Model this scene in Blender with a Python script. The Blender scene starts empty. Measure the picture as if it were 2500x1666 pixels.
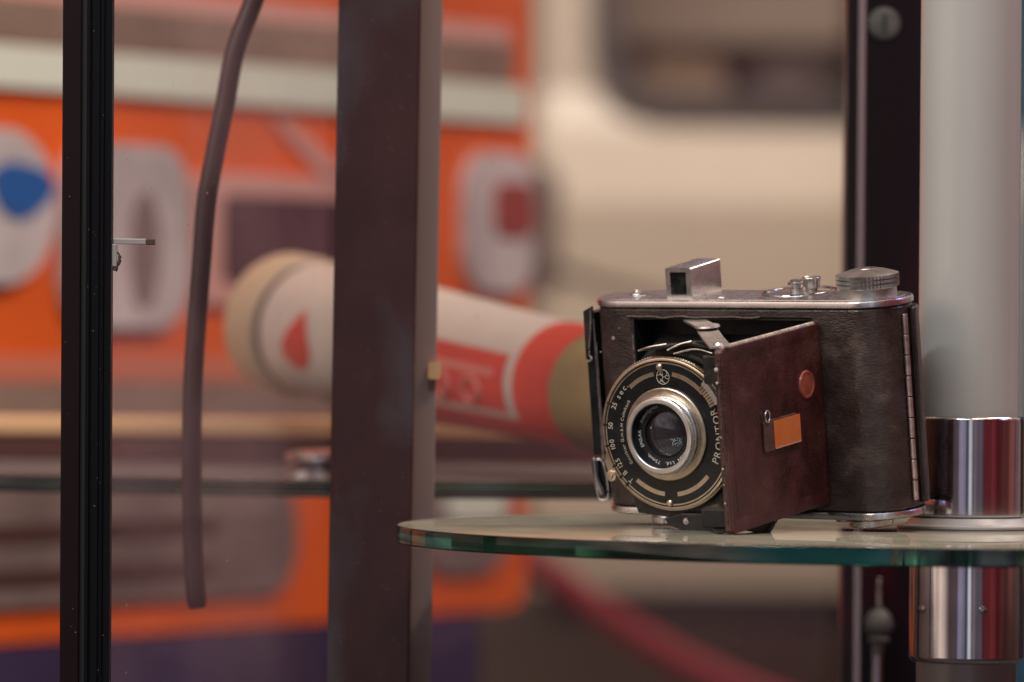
import bpy, bmesh, math, random
from mathutils import Matrix, Vector, Euler, noise

random.seed(7)
S = bpy.context.scene
C = S.collection
PI = math.pi
MM = 0.001
EZ = 0.80                      # eye height of the photographer above the floor
FPX = 14583.0                  # 210 mm lens, in pixels of a 2500 px wide frame
ROLL = math.radians(0.5)

# ------------------------------------------------------------------ camera
cam = bpy.data.cameras.new('view_camera')
co = bpy.data.objects.new('view_camera', cam); C.objects.link(co)
cam.lens = 210; cam.sensor_width = 36; cam.clip_start = 0.05; cam.clip_end = 200
co.matrix_world = Matrix.Translation((0, 0, EZ)) @ Matrix.Rotation(PI/2, 4, 'X') @ Matrix.Rotation(ROLL, 4, 'Z')
cam.dof.use_dof = True
cam.dof.focus_distance = 2.275
cam.dof.aperture_fstop = 210/24.0
S.camera = co
S.render.engine = 'CYCLES'
S.cycles.use_denoising = True
S.cycles.max_bounces = 14
S.cycles.transmission_bounces = 10
S.cycles.transparent_max_bounces = 12
S.cycles.sample_clamp_indirect = 6
S.cycles.caustics_reflective = False
S.cycles.caustics_refractive = False
S.view_settings.view_transform = 'Standard'
S.view_settings.look = 'None'
S.view_settings.exposure = 0
S.view_settings.gamma = 1

# ------------------------------------------------------------------ world: the dim, coloured hall around
W = bpy.data.worlds.new('World'); S.world = W; W.use_nodes = True
nt = W.node_tree; N = nt.nodes; L = nt.links
bg = N['Background']
tc = N.new('ShaderNodeTexCoord')
sep = N.new('ShaderNodeSeparateXYZ'); L.new(tc.outputs['Generated'], sep.inputs[0])
def mth(op, a, b=None):
    n = N.new('ShaderNodeMath'); n.operation = op
    for i, v in enumerate((a, b)):
        if v is None: continue
        if hasattr(v, 'links'): L.new(v, n.inputs[i])
        else: n.inputs[i].default_value = v
    return n.outputs[0]
az = mth('ARCTAN2', sep.outputs[0], mth('MULTIPLY', sep.outputs[1], -1.0))   # 0 towards the photographer, + to the right
azn = mth('ADD', mth('MULTIPLY', az, 1/(2*PI)), 0.5)
rp = N.new('ShaderNodeValToRGB'); L.new(azn, rp.inputs[0])
def stops(ramp, lst):
    el = ramp.color_ramp.elements
    while len(el) > 1: el.remove(el[-1])
    el[0].position = lst[0][0]; el[0].color = (*lst[0][1], 1)
    for p, c in lst[1:]:
        e = el.new(p); e.color = (*c, 1)
d2 = lambda deg: deg/360 + .5
stops(rp, [(d2(-179), (.24, .19, .15)), (d2(-125), (.22, .16, .13)), (d2(-100), (.30, .23, .18)), (d2(-80), (.92, .76, .66)), (d2(-50), (.95, .80, .70)),
           (d2(-40), (.14, .10, .10)), (d2(-24), (.10, .075, .09)), (d2(-20), (.42, .40, .55)), (d2(-9), (.40, .42, .52)),
           (d2(-7), (.09, .07, .10)), (d2(-3), (.12, .10, .14)), (d2(-1), (.85, 1.0, 1.1)), (d2(3), (.9, 1.05, 1.1)), (d2(5), (.24, .20, .27)),
           (d2(11), (.34, .28, .30)), (d2(13), (.12, .11, .13)), (d2(18), (.13, .12, .14)), (d2(20), (.30, .26, .30)), (d2(25), (.26, .22, .27)), (d2(28), (.185, .034, .040)), (d2(62), (.165, .028, .032)), (d2(78), (.13, .045, .04)), (d2(92), (.32, .10, .085)),
           (d2(108), (.30, .15, .15)), (d2(130), (.52, .42, .37)), (d2(155), (.50, .42, .36)), (d2(179), (.24, .19, .15))])
rz = N.new('ShaderNodeValToRGB'); L.new(mth('ADD', mth('MULTIPLY', sep.outputs[2], .5), .5), rz.inputs[0])
stops(rz, [(0, (.18, .16, .16)), (.30, (.55, .48, .46)), (.45, (1, 1, 1)), (.62, (1.1, 1.05, 1.0)), (.75, (1.5, 1.45, 1.35)), (1, (1.2, 1.1, 1.0))])
mx = N.new('ShaderNodeMix'); mx.data_type = 'RGBA'; mx.blend_type = 'MULTIPLY'; mx.inputs[0].default_value = 1
L.new(rp.outputs[0], mx.inputs[6]); L.new(rz.outputs[0], mx.inputs[7])
nb = N.new('ShaderNodeTexNoise'); nb.inputs['Scale'].default_value = 5; nb.inputs['Detail'].default_value = 3
L.new(tc.outputs['Generated'], nb.inputs['Vector'])
rb = N.new('ShaderNodeValToRGB'); L.new(nb.outputs[0], rb.inputs[0])
stops(rb, [(.30, (.45, .42, .50)), (.45, (.8, .75, .8)), (.55, (1.1, 1.0, 1.0)), (.70, (1.7, 1.55, 1.5))])
mx2 = N.new('ShaderNodeMix'); mx2.data_type = 'RGBA'; mx2.blend_type = 'MULTIPLY'; mx2.inputs[0].default_value = 1
L.new(mx.outputs[2], mx2.inputs[6]); L.new(rb.outputs[0], mx2.inputs[7])
L.new(mx2.outputs[2], bg.inputs['Color'])
bg.inputs['Strength'].default_value = 0.84

# ------------------------------------------------------------------ lamps
def area(name, loc, target, sx, sy, power, col):
    l = bpy.data.lights.new(name, 'AREA'); l.shape = 'RECTANGLE'; l.size = sx; l.size_y = sy
    l.energy = power; l.color = col
    o = bpy.data.objects.new(name, l); C.objects.link(o); o.location = loc
    o.rotation_euler = (Vector(target) - Vector(loc)).to_track_quat('-Z', 'Y').to_euler()
    return o
area('ceiling_tube_cool', (-.35, 1.55, EZ+.95), (.06, 2.33, EZ-.04), 1.1, .05, 9.5, (.80, .95, 1.0))
area('ceiling_tube_warm', (.55, 2.0, EZ+1.1), (.08, 2.33, EZ-.04), .9, .06, 7.5, (1.0, .80, .58))
area('machine_fill', (.85, 3.0, EZ+1.25), (-.05, 3.95, EZ), .9, .4, 19, (1.0, .94, .84))  # unseen fill, added to whiten and brighten the machine face
area('blue_sheen_fill', (1.2, 2.25, EZ+.75), (.15, 2.33, EZ), .3, .3, 2.2, (.35, .45, 1.0))  # unseen blue fill, added for a cold sheen on the camera's right end
area('front_soft_fill', (-1.3, .9, EZ+.9), (.05, 2.3, EZ), .7, .5, 10, (1.0, .88, .76))  # unseen soft fill, added to lighten the camera's metal from the front left
area('van_fill', (.2, 6.0, EZ+2.4), (.6, 8.0, EZ+.1), 2.4, .8, 85, (1.0, .90, .78))  # unseen fill added over the van to brighten its side

# ------------------------------------------------------------------ materials
def mat(name, col, rough=.5, metal=0., spec=.5, coat=0., bump=None, var=None, extra=None):
    """bump=(scale, strength, distance[, kind]); var=(scale, amount, detail) mixes a darker/lighter tone by noise"""
    m = bpy.data.materials.new(name); m.use_nodes = True
    t = m.node_tree; b = t.nodes['Principled BSDF']
    b.inputs['Base Color'].default_value = (*col, 1)
    b.inputs['Roughness'].default_value = rough; b.inputs['Metallic'].default_value = metal
    b.inputs['Specular IOR Level'].default_value = spec; b.inputs['Coat Weight'].default_value = coat
    b.inputs['Coat Roughness'].default_value = .08
    tcn = t.nodes.new('ShaderNodeTexCoord')
    if var:
        nz = t.nodes.new('ShaderNodeTexNoise'); nz.inputs['Scale'].default_value = var[0]; nz.inputs['Detail'].default_value = 6
        t.links.new(tcn.outputs['Object'], nz.inputs['Vector'])
        r = t.nodes.new('ShaderNodeValToRGB')
        stops(r, [(.32, tuple(c*(1-var[1]) for c in col)), (.68, tuple(min(1, c*(1+var[1])) for c in col))])
        t.links.new(nz.outputs[0], r.inputs[0]); t.links.new(r.outputs[0], b.inputs['Base Color'])
        mr = t.nodes.new('ShaderNodeMapRange'); mr.inputs[3].default_value = max(0.02, rough*.75); mr.inputs[4].default_value = min(1, rough*1.3)
        t.links.new(nz.outputs[0], mr.inputs[0]); t.links.new(mr.outputs[0], b.inputs['Roughness'])
    if bump:
        kind = bump[3] if len(bump) > 3 else 'noise'
        if kind == 'voronoi':
            nz = t.nodes.new('ShaderNodeTexVoronoi'); nz.inputs['Scale'].default_value = bump[0]
        elif kind == 'streak':
            mp = t.nodes.new('ShaderNodeMapping'); mp.inputs['Scale'].default_value = (1, 1, .18)
            t.links.new(tcn.outputs['Object'], mp.inputs[0])
            nz = t.nodes.new('ShaderNodeTexNoise'); nz.inputs['Scale'].default_value = bump[0]; nz.inputs['Detail'].default_value = 5
            t.links.new(mp.outputs[0], nz.inputs['Vector'])
        else:
            nz = t.nodes.new('ShaderNodeTexNoise'); nz.inputs['Scale'].default_value = bump[0]; nz.inputs['Detail'].default_value = 5
        if kind != 'streak': t.links.new(tcn.outputs['Object'], nz.inputs['Vector'])
        bp = t.nodes.new('ShaderNodeBump'); bp.inputs['Strength'].default_value = bump[1]; bp.inputs['Distance'].default_value = bump[2]
        t.links.new(nz.outputs[0], bp.inputs['Height']); t.links.new(bp.outputs[0], b.inputs['Normal'])
    if extra: extra(m, t, b, tcn)
    return m

def leather_extra(wear):
    def f(m, t, b, tcn):
        # grain: creased voronoi over slow noise, plus scuffs where the black is rubbed brown
        v = t.nodes.new('ShaderNodeTexVoronoi'); v.inputs['Scale'].default_value = 1050
        n1 = t.nodes.new('ShaderNodeTexNoise'); n1.inputs['Scale'].default_value = 420; n1.inputs['Detail'].default_value = 6
        mp = t.nodes.new('ShaderNodeMapping'); mp.inputs['Scale'].default_value = (.55, .55, 1.5)
        t.links.new(tcn.outputs['Object'], mp.inputs[0])
        t.links.new(mp.outputs[0], v.inputs['Vector']); t.links.new(mp.outputs[0], n1.inputs['Vector'])
        ad = t.nodes.new('ShaderNodeMath'); ad.operation = 'ADD'
        t.links.new(v.outputs[0], ad.inputs[0]); t.links.new(n1.outputs[0], ad.inputs[1])
        bp = t.nodes.new('ShaderNodeBump'); bp.inputs['Strength'].default_value = .6; bp.inputs['Distance'].default_value = .0002
        t.links.new(ad.outputs[0], bp.inputs['Height']); t.links.new(bp.outputs[0], b.inputs['Normal'])
        n2 = t.nodes.new('ShaderNodeTexNoise'); n2.inputs['Scale'].default_value = 55; n2.inputs['Detail'].default_value = 9; n2.inputs['Roughness'].default_value = .7
        t.links.new(tcn.outputs['Object'], n2.inputs['Vector'])
        r = t.nodes.new('ShaderNodeValToRGB')
        base = b.inputs['Base Color'].default_value[:3]
        stops(r, [(.38, tuple(c*.5 for c in base)), (.54, base), (.70, wear)])
        t.links.new(n2.outputs[0], r.inputs[0]); t.links.new(r.outputs[0], b.inputs['Base Color'])
        mr = t.nodes.new('ShaderNodeMapRange'); mr.inputs[1].default_value = .35; mr.inputs[2].default_value = .7
        mr.inputs[3].default_value = .24; mr.inputs[4].default_value = .5
        t.links.new(n2.outputs[0], mr.inputs[0]); t.links.new(mr.outputs[0], b.inputs['Roughness'])
    return f
def painted_reflections(colb, scale, lo, hi, stretch, then=None):  # mixes blurred reflections into the base colour
    def f(m, t, b, tcn):
        mp = t.nodes.new('ShaderNodeMapping'); mp.inputs['Scale'].default_value = stretch; mp.inputs['Location'].default_value = (3.1, 1.7, 5.2)
        t.links.new(tcn.outputs['Object'], mp.inputs[0])
        n = t.nodes.new('ShaderNodeTexNoise'); n.inputs['Scale'].default_value = scale; n.inputs['Detail'].default_value = 5
        t.links.new(mp.outputs[0], n.inputs['Vector'])
        r = t.nodes.new('ShaderNodeMapRange'); r.inputs[1].default_value = lo; r.inputs[2].default_value = hi
        t.links.new(n.outputs[0], r.inputs[0])
        x = t.nodes.new('ShaderNodeMix'); x.data_type = 'RGBA'
        lk = b.inputs['Base Color'].links
        if lk: t.links.new(lk[0].from_socket, x.inputs[6])
        else: x.inputs[6].default_value = b.inputs['Base Color'].default_value
        x.inputs[7].default_value = (*colb, 1)
        t.links.new(r.outputs[0], x.inputs[0]); t.links.new(x.outputs[2], b.inputs['Base Color'])
        if then: then(m, t, b, tcn)
    return f
def dusty(amount, size):
    def f(m, t, b, tcn):
        v = t.nodes.new('ShaderNodeTexVoronoi'); v.inputs['Scale'].default_value = size
        t.links.new(tcn.outputs['Object'], v.inputs['Vector'])
        r = t.nodes.new('ShaderNodeMapRange'); r.inputs[1].default_value = amount; r.inputs[2].default_value = amount*.45
        t.links.new(v.outputs['Distance'], r.inputs[0])
        nz = t.nodes.new('ShaderNodeTexNoise'); nz.inputs['Scale'].default_value = size*.21
        t.links.new(tcn.outputs['Object'], nz.inputs['Vector'])
        g = t.nodes.new('ShaderNodeMapRange'); g.inputs[1].default_value = .5; g.inputs[2].default_value = .6
        t.links.new(nz.outputs[0], g.inputs[0])
        mu = t.nodes.new('ShaderNodeMath'); mu.operation = 'MULTIPLY'
        t.links.new(r.outputs[0], mu.inputs[0]); t.links.new(g.outputs[0], mu.inputs[1])
        mu2 = t.nodes.new('ShaderNodeMath'); mu2.operation = 'MULTIPLY'; mu2.inputs[1].default_value = .45
        t.links.new(mu.outputs[0], mu2.inputs[0])
        x = t.nodes.new('ShaderNodeMix'); x.data_type = 'RGBA'
        lk = b.inputs['Base Color'].links
        if lk: t.links.new(lk[0].from_socket, x.inputs[6])
        else: x.inputs[6].default_value = b.inputs['Base Color'].default_value
        x.inputs[7].default_value = (.5, .46, .42, 1)
        t.links.new(mu2.outputs[0], x.inputs[0]); t.links.new(x.outputs[2], b.inputs['Base Color'])
    return f

M = {}
M['leather'] = mat('leather', (.044, .026, .022), .42, spec=.75, extra=leather_extra((.12, .078, .062)))
M['red_lit_leather'] = mat('red_lit_leather', (.066, .016, .014), .36, spec=.75, extra=leather_extra((.11, .045, .034)))  # red reflection on the door is put into its leather colour
M['satin'] = mat('satin_chrome', (.72, .70, .69), .27, 1, var=(160, .06), bump=(900, .12, .0001))
M['pale_satin'] = mat('pale_satin_nickel', (.78, .74, .72), .38, 1, var=(200, .06))
M['chrome'] = mat('polished_chrome', (.54, .53, .54), .09, 1, var=(45, .14), bump=(500, .05, .00005))
M['dull_screw'] = mat('dusty_screw', (.085, .075, .068), .6, .1, var=(300, .3))
M['worn_chrome'] = mat('worn_chrome', (.50, .46, .43), .30, 1, var=(300, .35), bump=(700, .3, .0002))
M['knurl'] = mat('knurled_nickel', (.50, .475, .45), .40, 1, var=(220, .15), bump=(900, .2, .0001))
M['champagne'] = mat('champagne_metal', (.62, .515, .39), .33, 1, var=(260, .12))
M['enamel'] = mat('black_enamel', (.012, .012, .013), .22, spec=.5, var=(180, .3))
M['enamel_worn'] = mat('worn_black_enamel', (.02, .018, .017), .34, spec=.5, var=(240, .6), bump=(600, .3, .0002))
M['engraving'] = mat('engraved_paint', (.55, .47, .37), .5)
M['engraving_white'] = mat('white_engraved_paint', (.82, .82, .80), .5)
M['bellows'] = mat('black_bellows_cloth', (.010, .010, .010), .75, spec=.3, bump=(900, .5, .0003))
M['sticker'] = mat('orange_sticker', (.62, .17, .035), .55, var=(120, .06))
M['boss'] = mat('red_brown_disc', (.36, .085, .055), .35, var=(200, .2))
M['brass_tab'] = mat('brown_tab', (.10, .05, .04), .4, var=(200, .3))
M['dark_hole'] = mat('dark_interior', (.006, .006, .006), .6)

def glass_mat(name, col, dens):
    m = bpy.data.materials.new(name); m.use_nodes = True; t = m.node_tree; b = t.nodes['Principled BSDF']
    b.inputs['Base Color'].default_value = (1, 1, 1, 1); b.inputs['Roughness'].default_value = .015
    b.inputs['Transmission Weight'].default_value = 1; b.inputs['IOR'].default_value = 1.5
    tcn = t.nodes.new('ShaderNodeTexCoord')
    n = t.nodes.new('ShaderNodeTexNoise'); n.inputs['Scale'].default_value = 60; n.inputs['Detail'].default_value = 8
    t.links.new(tcn.outputs['Object'], n.inputs['Vector'])
    mr = t.nodes.new('ShaderNodeMapRange'); mr.inputs[1].default_value = .4; mr.inputs[2].default_value = .75; mr.inputs[3].default_value = .004; mr.inputs[4].default_value = .03
    t.links.new(n.outputs[0], mr.inputs[0]); t.links.new(mr.outputs[0], b.inputs['Roughness'])
    if dens:
        v = t.nodes.new('ShaderNodeVolumeAbsorption'); v.inputs['Color'].default_value = (*col, 1); v.inputs['Density'].default_value = dens
        t.links.new(v.outputs[0], t.nodes['Material Output'].inputs['Volume'])
    return m
M['shelf_glass'] = glass_mat('green_float_glass', (.03, .74, .56), 5.5)
def dust_top(m, amount, col):
    # settled dust: only on faces that look up
    t = m.node_tree; out = t.nodes['Material Output']; b = t.nodes['Principled BSDF']
    g = t.nodes.new('ShaderNodeNewGeometry'); sp = t.nodes.new('ShaderNodeSeparateXYZ'); t.links.new(g.outputs['True Normal'], sp.inputs[0])
    bf = t.nodes.new('ShaderNodeMath'); bf.operation = 'SUBTRACT'; bf.inputs[0].default_value = 1; t.links.new(g.outputs['Backfacing'], bf.inputs[1])
    mr = t.nodes.new('ShaderNodeMapRange'); mr.inputs[1].default_value = .9; mr.inputs[2].default_value = .99; t.links.new(sp.outputs[2], mr.inputs[0])
    n = t.nodes.new('ShaderNodeTexNoise'); n.inputs['Scale'].default_value = 28; n.inputs['Detail'].default_value = 9; n.inputs['Roughness'].default_value = .65
    tcn = t.nodes.new('ShaderNodeTexCoord'); t.links.new(tcn.outputs['Object'], n.inputs['Vector'])
    nr = t.nodes.new('ShaderNodeMapRange'); nr.inputs[1].default_value = .3; nr.inputs[2].default_value = .7; nr.inputs[3].default_value = amount*.6; nr.inputs[4].default_value = amount*1.4
    t.links.new(n.outputs[0], nr.inputs[0])
    m1 = t.nodes.new('ShaderNodeMath'); m1.operation = 'MULTIPLY'; t.links.new(mr.outputs[0], m1.inputs[0]); t.links.new(nr.outputs[0], m1.inputs[1])
    m2 = t.nodes.new('ShaderNodeMath'); m2.operation = 'MULTIPLY'; t.links.new(m1.outputs[0], m2.inputs[0]); t.links.new(bf.outputs[0], m2.inputs[1])
    d = t.nodes.new('ShaderNodeBsdfDiffuse'); d.inputs[0].default_value = (*col, 1)
    mx_ = t.nodes.new('ShaderNodeMixShader'); t.links.new(m2.outputs[0], mx_.inputs[0]); t.links.new(b.outputs[0], mx_.inputs[1]); t.links.new(d.outputs[0], mx_.inputs[2])
    t.links.new(mx_.outputs[0], out.inputs['Surface'])
dust_top(M['shelf_glass'], .30, (.50, .46, .35))
M['lens_glass'] = glass_mat('coated_lens_glass', (1, 1, 1), 0)
M['lens_glass'].node_tree.nodes['Principled BSDF'].inputs['Coat Tint'].default_value = (.5, .6, 1, 1)
def coated(name, tint, rough=.05):
    m = mat(name, (.006, .006, .009), rough, spec=.9)
    m.node_tree.nodes['Principled BSDF'].inputs['Specular Tint'].default_value = (*tint, 1)
    return m
M['inner_lens'] = mat('blue_coated_inner_element', (.045, .055, .075), .25, spec=1.0, coat=1, var=(90, .25))
def pane_mat(dust_haze=(.03, .19), refl=1.0):
    m = bpy.data.materials.new('hazy_dusty_pane'); m.use_nodes = True; t = m.node_tree; t.nodes.remove(t.nodes['Principled BSDF'])
    out = t.nodes['Material Output']
    tr = t.nodes.new('ShaderNodeBsdfTransparent'); tr.inputs[0].default_value = (.93, .92, .92, 1)
    gl = t.nodes.new('ShaderNodeBsdfGlossy'); gl.inputs['Roughness'].default_value = .12
    fr = t.nodes.new('ShaderNodeFresnel'); fr.inputs[0].default_value = 1.5
    m1 = t.nodes.new('ShaderNodeMixShader'); fm_ = t.nodes.new('ShaderNodeMath'); fm_.operation = 'MULTIPLY'; fm_.inputs[1].default_value = refl; t.links.new(fr.outputs[0], fm_.inputs[0]); t.links.new(fm_.outputs[0], m1.inputs[0]); t.links.new(tr.outputs[0], m1.inputs[1]); t.links.new(gl.outputs[0], m1.inputs[2])
    df = t.nodes.new('ShaderNodeBsdfDiffuse'); df.inputs[0].default_value = (.62, .40, .44, 1)  # pink diffuse: dusty film plus painted haze of reddish reflections
    tcn = t.nodes.new('ShaderNodeTexCoord')
    n = t.nodes.new('ShaderNodeTexNoise'); n.inputs['Scale'].default_value = 10; n.inputs['Detail'].default_value = 5
    t.links.new(tcn.outputs['Object'], n.inputs['Vector'])
    mr = t.nodes.new('ShaderNodeMapRange'); mr.inputs[1].default_value = .36; mr.inputs[2].default_value = .66; mr.inputs[3].default_value = dust_haze[0]; mr.inputs[4].default_value = dust_haze[1]
    t.links.new(n.outputs[0], mr.inputs[0])
    v = t.nodes.new('ShaderNodeTexVoronoi'); v.inputs['Scale'].default_value = 170
    t.links.new(tcn.outputs['Object'], v.inputs['Vector'])
    r = t.nodes.new('ShaderNodeMapRange'); r.inputs[1].default_value = .11; r.inputs[2].default_value = .06; r.inputs[4].default_value = .5
    t.links.new(v.outputs['Distance'], r.inputs[0])
    v2 = t.nodes.new('ShaderNodeTexNoise'); v2.inputs['Scale'].default_value = 60
    t.links.new(tcn.outputs['Object'], v2.inputs['Vector'])
    g2 = t.nodes.new('ShaderNodeMapRange'); g2.inputs[1].default_value = .58; g2.inputs[2].default_value = .64
    t.links.new(v2.outputs[0], g2.inputs[0])
    mm = t.nodes.new('ShaderNodeMath'); mm.operation = 'MULTIPLY'; t.links.new(r.outputs[0], mm.inputs[0]); t.links.new(g2.outputs[0], mm.inputs[1])
    ad = t.nodes.new('ShaderNodeMath'); ad.operation = 'ADD'; t.links.new(mr.outputs[0], ad.inputs[0]); t.links.new(mm.outputs[0], ad.inputs[1])
    m2 = t.nodes.new('ShaderNodeMixShader'); t.links.new(ad.outputs[0], m2.inputs[0]); t.links.new(m1.outputs[0], m2.inputs[1]); t.links.new(df.outputs[0], m2.inputs[2])
    t.links.new(m2.outputs[0], out.inputs[0])
    return m
M['pane'] = pane_mat()
M['lens_glass'] = pane_mat((.0, .03), 1.6); M['lens_glass'].name = 'coated_lens_glass'
for n_ in M['lens_glass'].node_tree.nodes:
    if n_.type == 'BSDF_GLOSSY': n_.inputs['Roughness'].default_value = .05; n_.inputs[0].default_value = (.65, .8, 1.0, 1)
M['pane_back'] = pane_mat((.03, .09), 1.0)
M['post_black'] = mat('black_anodised', (.004, .004, .005), .34, spec=.14, bump=(300, .15, .0002), extra=dusty(.10, 330))
M['post_side'] = mat('brown_black_anodised', (.010, .004, .005), .45, spec=.15, extra=dusty(.09, 300))
M['gasket'] = mat('rubber_gasket', (.004, .004, .004), .7)
M['post_brown'] = mat('dark_brown_anodised', (.050, .018, .017), .26, spec=.3, var=(30, .2), bump=(7, .25, .002), extra=painted_reflections((.075, .066, .074), 13, .50, .70, (1.4, 1, .7), dusty(.12, 520)))  # grey-blue areas are soft reflections painted into the post colour
M['flange'] = mat('grey_brown_flange', (.32, .22, .20), .45, spec=.4, bump=(120, .2, .0005, 'streak'))
M['post_gloss'] = mat('glossy_black_post', (.008, .004, .006), .16, spec=.35, bump=(9, .2, .002), extra=painted_reflections((.055, .003, .006), 9, .56, .72, (1.5, 1, .6)))  # maroon areas are a painted reflection of the red surroundings
M['pink_strip'] = mat('chrome_strip', (.62, .52, .52), .25, 1)
M['pole'] = mat('off_white_paint', (.44, .415, .385), .30, spec=.5, coat=.15, var=(8, .03))
M['washer'] = mat('milky_plastic', (.46, .43, .42), .3)
M['cable'] = mat('dark_brown_rubber_tube', (.030, .009, .012), .36, var=(60, .15))
M['bracket'] = mat('grey_bracket_metal', (.42, .38, .35), .4, .6)
M['bracket_dark'] = mat('dark_bracket_end', (.06, .03, .025), .5)
M['orange'] = mat('orange_paint', (.76, .110, .012), .38, coat=.2, var=(5, .16))
M['cream'] = mat('cream_paint', (.62, .51, .385), .35, coat=.2, var=(1.2, .05))
M['cream_strip'] = mat('pale_green_white_strip', (.70, .72, .60), .35, var=(3, .04))
M['tan_band'] = mat('grey_brown_band', (.26, .17, .13), .5, var=(9, .25))
M['badge_white'] = mat('white_badge', (.54, .46, .45), .4, var=(14, .22))
M['badge_blue'] = mat('blue_badge_mark', (.02, .10, .32), .4)
M['badge_grey'] = mat('grey_badge_mark', (.20, .14, .13), .5)
M['badge_red'] = mat('dark_red_mark', (.33, .05, .04), .5)
M['pink_frame'] = mat('pale_pink_frame', (.66, .34, .29), .4)
M['dark_purple'] = mat('purple_dark_window', (.085, .035, .045), .25)
M['grey_panel'] = mat('warm_grey_panel', (.20, .14, .125), .45, var=(9, .35))
M['slot'] = mat('dark_slot', (.06, .02, .016), .6)
M['purple_skirt'] = mat('blue_purple_skirt', (.040, .026, .075), .5, var=(4, .4))
M['tan_rim'] = mat('tan_wood_rim', (.74, .44, .22), .45, bump=(40, .2, .001, 'streak'))
M['dark_red_wood'] = mat('dark_red_wood', (.095, .024, .022), .45, var=(14, .3))
M['bottle_white'] = mat('bottle_white_plastic', (.66, .58, .50), .35, var=(20, .05))
M['bottle_cap'] = mat('bottle_tan_cap', (.58, .43, .28), .45, var=(25, .08))
M['bottle_red'] = mat('bottle_red_print', (.66, .06, .035), .4, var=(25, .15))
M['bottle_pink'] = mat('faded_pink_print', (.70, .24, .19), .45)
M['bottle_olive'] = mat('olive_base', (.30, .23, .10), .4, var=(25, .2))
M['groove'] = mat('brown_groove', (.10, .05, .035), .6)
M['van_dark'] = mat('van_dark_interior', (.11, .078, .060), .55, var=(3, .3))
M['van_rubber'] = mat('window_rubber', (.055, .045, .040), .5)
M['van_tint'] = mat('tan_seat_cloth', (.30, .21, .14), .7)
M['van_purple'] = mat('purple_grey_seat_cloth', (.10, .07, .075), .7)
M['van_pale'] = mat('grey_brown_curtain', (.25, .19, .15), .7)
M['gap_shade_brown'] = mat('brown_gap_shade', (.15, .10, .08), .5)  # brown of the painted shade between machine and van
M['brown'] = mat('brown_shadow_line', (.20, .10, .05), .5)
M['plain_dark_floor'] = mat('dark_floor', (.055, .045, .045), .6, var=(2, .3))  # dark base colour, tone varied by noise
M['wall'] = mat('grey_brown_wall', (.20, .15, .12), .7, var=(2, .2))
M['blue'] = mat('teal_blue_panel', (.02, .13, .24), .4)
M['red_rope'] = mat('dark_red_rope', (.30, .02, .035), .6, bump=(80, .4, .004))
M['tyre'] = mat('black_tyre', (.018, .017, .018), .7)

# ------------------------------------------------------------------ mesh helpers (millimetres in, metres out)
def obj(name, bm, m, parent=None, smooth=False, bevel=0, k=MM):
    me = bpy.data.meshes.new(name)
    if k != 1: bmesh.ops.scale(bm, vec=(k, k, k), verts=bm.verts)
    bmesh.ops.recalc_face_normals(bm, faces=bm.faces)
    bm.to_mesh(me); bm.free()
    o = bpy.data.objects.new(name, me); C.objects.link(o)
    me.materials.append(M[m] if isinstance(m, str) else m)
    if smooth:
        for p in me.polygons: p.use_smooth = True
        me.set_sharp_from_angle(angle=math.radians(32))
    if parent: o.parent = parent
    if smooth:
        w = o.modifiers.new('weighted', 'WEIGHTED_NORMAL'); w.keep_sharp = True
    if bevel:
        b = o.modifiers.new('bevel', 'BEVEL'); b.width = bevel*k; b.segments = 3; b.limit_method = 'ANGLE'; b.angle_limit = math.radians(40)
        for p in me.polygons: p.use_smooth = True
        me.set_sharp_from_angle(angle=math.radians(50))
        w = o.modifiers.new('weighted', 'WEIGHTED_NORMAL'); w.keep_sharp = True
    return o
def tag(o, label=None, cat=None, group=None, kind=None):
    if label: o['label'] = label
    if cat: o['category'] = cat
    if group: o['group'] = group
    if kind: o['kind'] = kind
    return o
def thing(name, label, cat, loc=(0, 0, 0), rot=(0, 0, 0), group=None):
    o = bpy.data.objects.new(name, None); C.objects.link(o); o.empty_display_size = .01
    o.location = loc; o.rotation_euler = rot
    return tag(o, label, cat, group)
def box(bm, x0, x1, y0, y1, z0, z1):
    v = [bm.verts.new(p) for p in ((x0, y0, z0), (x1, y0, z0), (x1, y1, z0), (x0, y1, z0), (x0, y0, z1), (x1, y0, z1), (x1, y1, z1), (x0, y1, z1))]
    for f in ((0, 3, 2, 1), (4, 5, 6, 7), (0, 1, 5, 4), (1, 2, 6, 5), (2, 3, 7, 6), (3, 0, 4, 7)): bm.faces.new([v[i] for i in f])
    return v
def bx(*a):
    bm = bmesh.new(); box(bm, *a); return bm
def prism(bm, pts, a0, a1, axis='z'):
    """extrude outline pts (2-D) between a0 and a1 along axis; 'z': (x,y) outline, 'y': (x,z) outline, 'x': (y,z) outline"""
    def P(p, a): return {'z': (p[0], p[1], a), 'y': (p[0], a, p[1]), 'x': (a, p[0], p[1])}[axis]
    lo = [bm.verts.new(P(p, a0)) for p in pts]; hi = [bm.verts.new(P(p, a1)) for p in pts]
    bm.faces.new(lo); bm.faces.new(hi[::-1]); n = len(pts)
    for i in range(n): bm.faces.new((lo[i], lo[(i+1) % n], hi[(i+1) % n], hi[i]))
    return lo + hi
def pr(*a, **k):
    bm = bmesh.new(); prism(bm, *a, **k); return bm
def rrect(x0, x1, y0, y1, r, n=8):
    out = []
    for cx, cy, a0 in ((x1-r, y1-r, 0), (x0+r, y1-r, 90), (x0+r, y0+r, 180), (x1-r, y0+r, 270)):
        for i in range(n+1):
            a = math.radians(a0 + 90*i/n); out.append((cx + r*math.cos(a), cy + r*math.sin(a)))
    return out
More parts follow.
